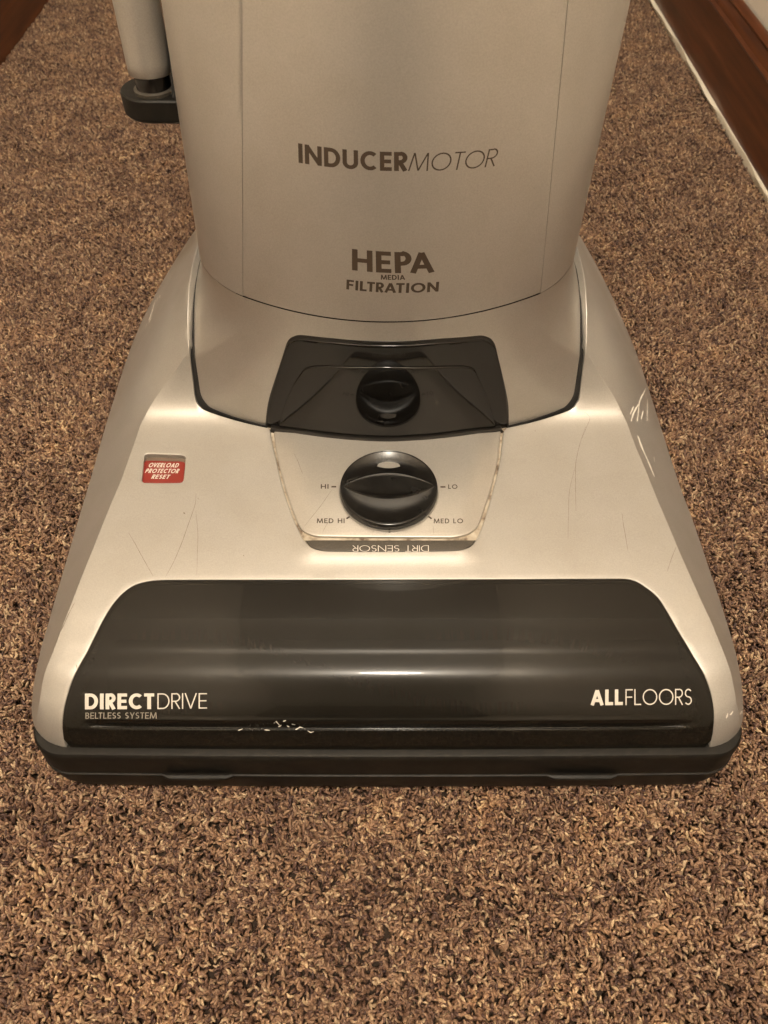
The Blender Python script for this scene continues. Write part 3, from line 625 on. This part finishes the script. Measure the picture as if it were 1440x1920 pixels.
for q in np.linspace(math.pi * .985, math.pi * .015, 90):
    a0 = KR_ * math.cos(q); rimb = KR_ * math.sin(q); e0 = min(float(eye(a0)), rimb * .98)
    bs = np.r_[-(e0 + (rimb - e0) * fr_), e0 * ins, (e0 + (rimb - e0) * fr_[::-1])]
    rows.append([tuple(p) for p in knob_fn(np.full(len(bs), a0), bs)])
mb = MB(); mb.loft([r[::-1] for r in rows])
mb.loft(lathe([(KR_ - .0007, .0076), (KR_ - .0002, .00752), (KR_ + .0002, .0073), (KR_ + .0004, .0068), (KR_ + .0006, .0040), (KR_ + .0004, .0030)], 120, (dx, dy, kz)), True)
DI = mb.make('dial', M['black'], VAC, True, 32)
# pointer ridge near the HI mark
mb = MB(); p0, p1 = np.array([-.0245, .0040]), np.array([-.0168, .0078]); ax_ = (p1 - p0) / np.linalg.norm(p1 - p0); sd = np.array([-ax_[1], ax_[0]])
rows = []
for t in np.linspace(0, 1, 9):
    c = p0 + (p1 - p0) * t; w = .0011 * math.sin(math.pi * (.08 + .84 * t)) ** .4
    zc = float(knob_fn(c[0], c[1])[2])
    rows.append([(dx + c[0] + sd[0] * w * math.cos(q), dy + c[1] + sd[1] * w * math.cos(q), zc - .0004 + .0017 * math.sin(q)) for q in np.linspace(0, math.pi, 8)])
mb.loft(rows, False); mb.F.append(tuple(range(8))); mb.F.append(tuple(range(64, 72))[::-1]); mb.make('pointer', M['black'], DI)
mb = MB(); mb.loft(lathe([(KR_ + .0014, .0003), (KR_ + .0012, .0007), (KR_ + .0009, .0007), (KR_ + .0005, .0004)], 96, (dx, dy, kz + .0036), (0, -.05, 1)), True); mb.make('dial_collar', M['silver2'], PL)

# reset button ----------------------------------------------------------
bt_fn = lambda a, b: np.stack([a, b, hood(a, b) - .0018], -1)
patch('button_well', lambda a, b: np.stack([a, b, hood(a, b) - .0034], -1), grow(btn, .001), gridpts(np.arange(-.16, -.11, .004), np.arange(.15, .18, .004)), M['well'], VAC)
BT = patch('reset_button', bt_fn, grow(smooth_loop(D['button'], .0012), -.0004), gridpts(np.arange(-.16, -.11, .003), np.arange(.15, .18, .003)), M['red'], VAC, rims=[(0, .0006, .0016)])
lettering('lettering', bt_fn, D['text_button'], M['print_white'], BT)

# front window with its groove -----------------------------------------------
def groove(x, y):
    k = sstep(.161, .140, np.abs(x)); yy = y - front_edge(x)
    return (.0030 * sstep(.0166, .0160, yy) * sstep(.0140, .0150, yy) - .0006 * sstep(.0185, .0168, yy) * sstep(.0158, .0168, yy)) * k
def window_fn(a, b): return np.stack([a, b, hood(a, b) - .0003 - groove(a, b)], -1)
wl = smooth_loop(D['window'], .0026, False)
wl = wl[wl[:, 1] > fe(wl[:, 0]) + .0012]
xb_ = np.linspace(wl[-1, 0], wl[0, 0], 90)[1:-1]
wl = grow(np.vstack([wl, np.stack([xb_, fe(xb_)], -1)]), -.0010)
wg = np.vstack([gridpts(np.arange(-.18, .18, .003), np.r_[np.arange(.0222, .034, .0012), np.arange(.034, .056, .0004), np.arange(.056, .072, .0008), np.arange(.072, .093, .002)]), gridpts(np.arange(-.18, .18, .0020), np.r_[np.arange(.005, .0135, .0007), np.arange(.0135, .0196, .00028), np.arange(.0198, .0222, .0006)])])
WN = patch('front_window', window_fn, wl, wg, M['window'], VAC, rims=[(0, .0007, .003)])
lettering('lettering', window_fn, [s for s in D['text_window'] if s[1] != 'g'], M['print_white'], WN)
lettering('lettering', window_fn, [s for s in D['text_window'] if s[1] == 'g'], M['print_grey'], WN)
# brush roll seen faintly through it
mb = MB(); mb.loft(lathe([(.0, -.15), (.017, -.15), (.017, .15), (.0, .15)], 24, (0, .052, .040), (1, 0, 0)), True); BRL = mb.make('brush_roll', M['dark'], VAC)
mb = MB()
for k in range(46):
    x = -.145 + .29 * k / 45
    for ph in (0, math.pi):
        a0 = ph + 5.2 * (k / 45)
        for q in range(5):
            a = a0 + random.uniform(-.12, .12); xx = x + random.uniform(-.002, .002)
            c, s = math.cos(a), math.sin(a)
            mb.add([(xx - .0006, .052 + .016 * c, .040 + .016 * s), (xx + .0006, .052 + .016 * c, .040 + .016 * s), (xx + random.uniform(-.001, .001), .052 + .0255 * c, .040 + .0255 * s)], [(0, 1, 2)])
stuff(mb.make('bristles', M['bristle'], BRL, False))
mb = MB(); mb.box((0, .092, .045), (.165, .002, .024)); mb.make('brush_housing', M['dark'], VAC, False)

# bumper ---------------------------------------------------------------------------
def bump_row(X, r, yf, z, back=.10):
    P = [(-X, back, z), (-X, back * .55, z)]
    P += [(-X + r - r * math.cos(t), yf + r - r * math.sin(t), z) for t in np.linspace(0, math.pi / 2, 14)]
    P += [(x, yf - .0012 + .0012 * (x / (X - r)) ** 2, z) for x in np.linspace(-X + r, X - r, 40)[1:-1]]
    P += [(X - r + r * math.sin(t), yf + r - r * math.cos(t), z) for t in np.linspace(0, math.pi / 2, 14)]
    P += [(X, back * .55, z), (X, back, z)]
    return P
rows = [bump_row(.181, .018, .0115, .0370), bump_row(.1868, .018, .0068, .0376), bump_row(.1886, .018, .0054, .0374), bump_row(.1893, .0185, .0046, .0366), bump_row(.1897, .019, .0040, .0352),
        bump_row(.1897, .0195, .0032, .0300), bump_row(.1896, .020, .0019, .0208), bump_row(.1891, .020, .0022, .0204), bump_row(.1891, .020, .0022, .0199), bump_row(.1897, .020, .0013, .0195), bump_row(.1897, .0202, .0011, .0180), bump_row(.1890, .0215, .0010, .0100), bump_row(.1876, .0235, .0014, .0040), bump_row(.1855, .0255, .0030, -.0010), bump_row(.178, .030, .010, -.0070)]
mb = MB(); mb.loft(rows[::-1]); BM = mb.make('bumper', M['bumper'], VAC, True, 30)
for cx_ in (-.1010, .1035):
    mb = MB(); pr = [(.0010, .0225), (-.0014, .0220), (-.0020, .0212), (-.0016, .0192), (.0010, .0180)]
    mb.loft([[(cx_ + s * w, -.0004 + y * k, z) for y, z in pr] for s, w, k in ((-1, .0185, .05), (-1, .0150, 1), (-1, .006, 1), (1, .006, 1), (1, .0150, 1), (1, .0185, .05))])
    CL = mb.make('bumper_clip', M['bumper'], BM, True, 30)
    mb = MB(); mb.loft([[(cx_ - .0185 * f, -.0003, z), (cx_ + .0185 * f, -.0003, z)] for f, z in ((.86, .0222), (1.05, .0256))]); mb.make('clip_slot', M['dark'], BM, False)
# the fine moulding line on the bumper stays part of its profile

# collar, visor -----------------------------------------------------------------------
NU, NW = len(_B), 40
us = np.linspace(0, 1, NU); ws = np.linspace(-.10, 1, NW)
UU, WW = np.meshgrid(us, ws); P = collar_p(UU.ravel(), WW.ravel()).reshape(NW, NU, 3)
mb = MB(); mb.loft([list(r) for r in P])
inn_ = P[0].copy(); inn_[:, 2] -= .035; inn_[:, :2] = inn_[:, :2] * [.985, 1] + [0, .002]
mb.loft([list(inn_), list(P[0])])
CO = mb.make('collar', M['silver2'], VAC, True, 60)
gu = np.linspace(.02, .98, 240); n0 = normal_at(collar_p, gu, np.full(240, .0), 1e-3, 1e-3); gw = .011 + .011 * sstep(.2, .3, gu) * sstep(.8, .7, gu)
mb = MB(); mb.loft([list(collar_p(gu, np.full(240, -.09)) + n0 * .0004), list(collar_p(gu, gw * 0) + n0 * .0005), list(collar_p(gu, gw * .8) + n0 * .0005), list(collar_p(gu, gw) + n0 * .0001)]); mb.make('gap_shade', M['dark'], CO)  # black strip laid on the collar: dark gap and edge shadow put into its colour
vis = smooth_loop(D['visor'], .0075); vg = gridpts(np.arange(.32, .74, .004), np.arange(-.05, .85, .018))
VI = patch('visor', collar_p, vis, vg, M['visor'], VAC, rims=[(0, .0006, .002)], off=.0006, eps=1e-3)
fr_ = np.array(vis); wk = sstep(.15, .6, fr_[:, 1])
patch('visor_frame', collar_p, np.stack([.5222 + (fr_[:, 0] - .5222) * 1.020, fr_[:, 1] + .034 * wk], -1), vg, M['rim'], VI, rims=[(0, .0003, .001)], off=.0002, eps=1e-3)
st = smooth_loop(D['visor_step'], .0075)
patch('visor_panel', collar_p, st, vg, M['visor'], VI, rims=[(0, .0007, .0006)], off=.0016, eps=1e-3)
# black lip along the lower edge of the visor
mb = MB(); up = np.linspace(.3475, .6495, 60)
a_ = collar_p(up, np.full(60, .045)); n_ = normal_at(collar_p, up, np.full(60, .045), 1e-3, 1e-3)
b_ = collar_p(up, np.full(60, -.06)); mb.loft([list(b_ + n_ * .0016), list(b_ + n_ * .0038), list(a_ + n_ * .0038 + [0, 0, -.001]), list(a_ + n_ * .0030), list(a_ + n_ * .0006)]); mb.make('visor_lip', M['rim'], VI)

# body ---------------------------------------------------------------------------------
TOP = .66
zs = np.r_[ZS + .0004, np.linspace(ZS + .01, TOP - .03, 40)]
ub = np.r_[-np.linspace(3, 1.013, 60), np.linspace(-1.005, 1.005, 52), np.linspace(1.013, 3, 60)]
mb = MB(); rows = []
for z in zs: rows.append([tuple(p) for p in body_p(ub, z, np.where(np.abs(ub) < 1.006, -.0006, 0.) )])
for f, z in ((.985, TOP - .012), (.94, TOP - .003), (.85, TOP)):
    r_ = body_p(ub, z); c_ = r_.mean(0); rows.append([tuple(c_ + (p - c_) * [f, f, 1]) for p in r_])
mb.loft(rows, True, False, True)
BD = mb.make('body_shell', M['silver2'], VAC, True, 60)
# gently bowed lower edge of the front cover, own sheet standing a hair proud
def cover_fn(a, b): return body_p(a, b, 0.)
co_l = np.stack([np.full(60, -.999), np.linspace(.63, ZS + .0012, 60)], -1); co_b = np.stack([np.linspace(-.999, .999, 70), np.full(70, ZS + .0012)], -1)
cover = np.vstack([co_l[:-1], co_b, np.stack([np.full(60, .999), np.linspace(ZS + .0012, .63, 60)], -1)[1:], np.stack([np.linspace(.999, -.999, 30), np.full(30, .63)], -1)[1:-1]])
xx, zz = np.meshgrid(np.linspace(-.97, .97, 40), np.r_[np.linspace(ZS + .004, .63 - .006, 60)])
FC = patch('front_cover', cover_fn, cover, np.stack([xx.ravel(), zz.ravel()], -1), M['silver2'], VAC, rims=[(0, .0006, .0014)], off=.0002, eps=1e-4)
# raised step of the cover over the collar
lettering('lettering', lambda a, b: body_p(a, b, .0002), D['text_cover'], M['print_dark'], FC, eps=1e-4)

# wand holder -----------------------------------------------------------------------------
WX, WY = -.1252, .2885
def dee(z, g=0., yb=.3095):
    r = .0182 + g; P = []
    for t in np.linspace(math.pi * .5, math.pi * 1.5, 18): P.append((WX - .0010 + r * math.cos(t), .2925 + (.0170 + g) * math.sin(t), z))
    P += [(WX + .006, .2755 - g, z), (WX + .030, .2750 - g, z), (WX + .030, yb + g, z), (WX + .006, yb + g, z)]
    return P
mb = MB(); mb.loft([dee(.2352, -.0035), dee(.2358, -.0012), dee(.2372, 0), dee(.2470, 0), dee(.2479, -.0008)], True, True, True); HO = mb.make('wand_holder', M['bumper'], VAC, True, 40)
mb = MB(); mb.loft([[(x, y, z) for x, y, z in ((WX + .0100, .2762, .238), (WX + .0100, .312, .238), (WX + .028, .312, .238), (WX + .028, .2762, .238))], [(WX + .0135, .290, .276), (WX + .0135, .312, .276), (WX + .028, .312, .276), (WX + .028, .290, .276)]], True, True, True); mb.make('bracket', M['dark'], HO, False)
mb = MB(); mb.loft(lathe([(.0108, -.0004), (.0108, .0016), (.0098, .0022), (.0088, .0022)], 32, (WX + .0002, WY, .2479)), True); mb.make('seat_ring', M['label'], HO)
mb = MB(); mb.loft(lathe([(.0092, 0), (.0092, .0096), (.0082, .0125)], 32, (WX + .0002, WY, .2479)), True); mb.make('spigot', M['black'], HO)
# wand: a separate tube dropped over the spigot
mb = MB(); mb.loft(lathe([(.0100, .004), (.0101, .0002), (.0107, 0), (.0112, .0008), (.0114, .006), (.0119, .12), (.0122, .36), (.0105, .361)], 40, (WX, WY, .2566), (.002, .10, 1)), True, False, True)
WA = mb.make('wand', M['wand'], None, True, 50)
thing(WA, 'grey metal tube standing upright in the black holder beside the silver body', 'wand')

# marks of use -----------------------------------------------------------------------------
mb = MB()
for w, p in D['scratch_dark']: ribbon(mb, hood_p, p, w * 1.5, .00005)
for w, p in D['scratch_plate']: ribbon(mb, plate_fn, p, w * 1.5, .00005)
stuff(mb.make('scratches', M['scratch'], VAC))
mb = MB()
for w, p in D['scuff']: ribbon(mb, hood_p, p, w * 2.3, .00008)
for w, p in D['scuff_window']: ribbon(mb, window_fn, p, w, .0002)
stuff(mb.make('scuffs', M['scuff'], VAC))
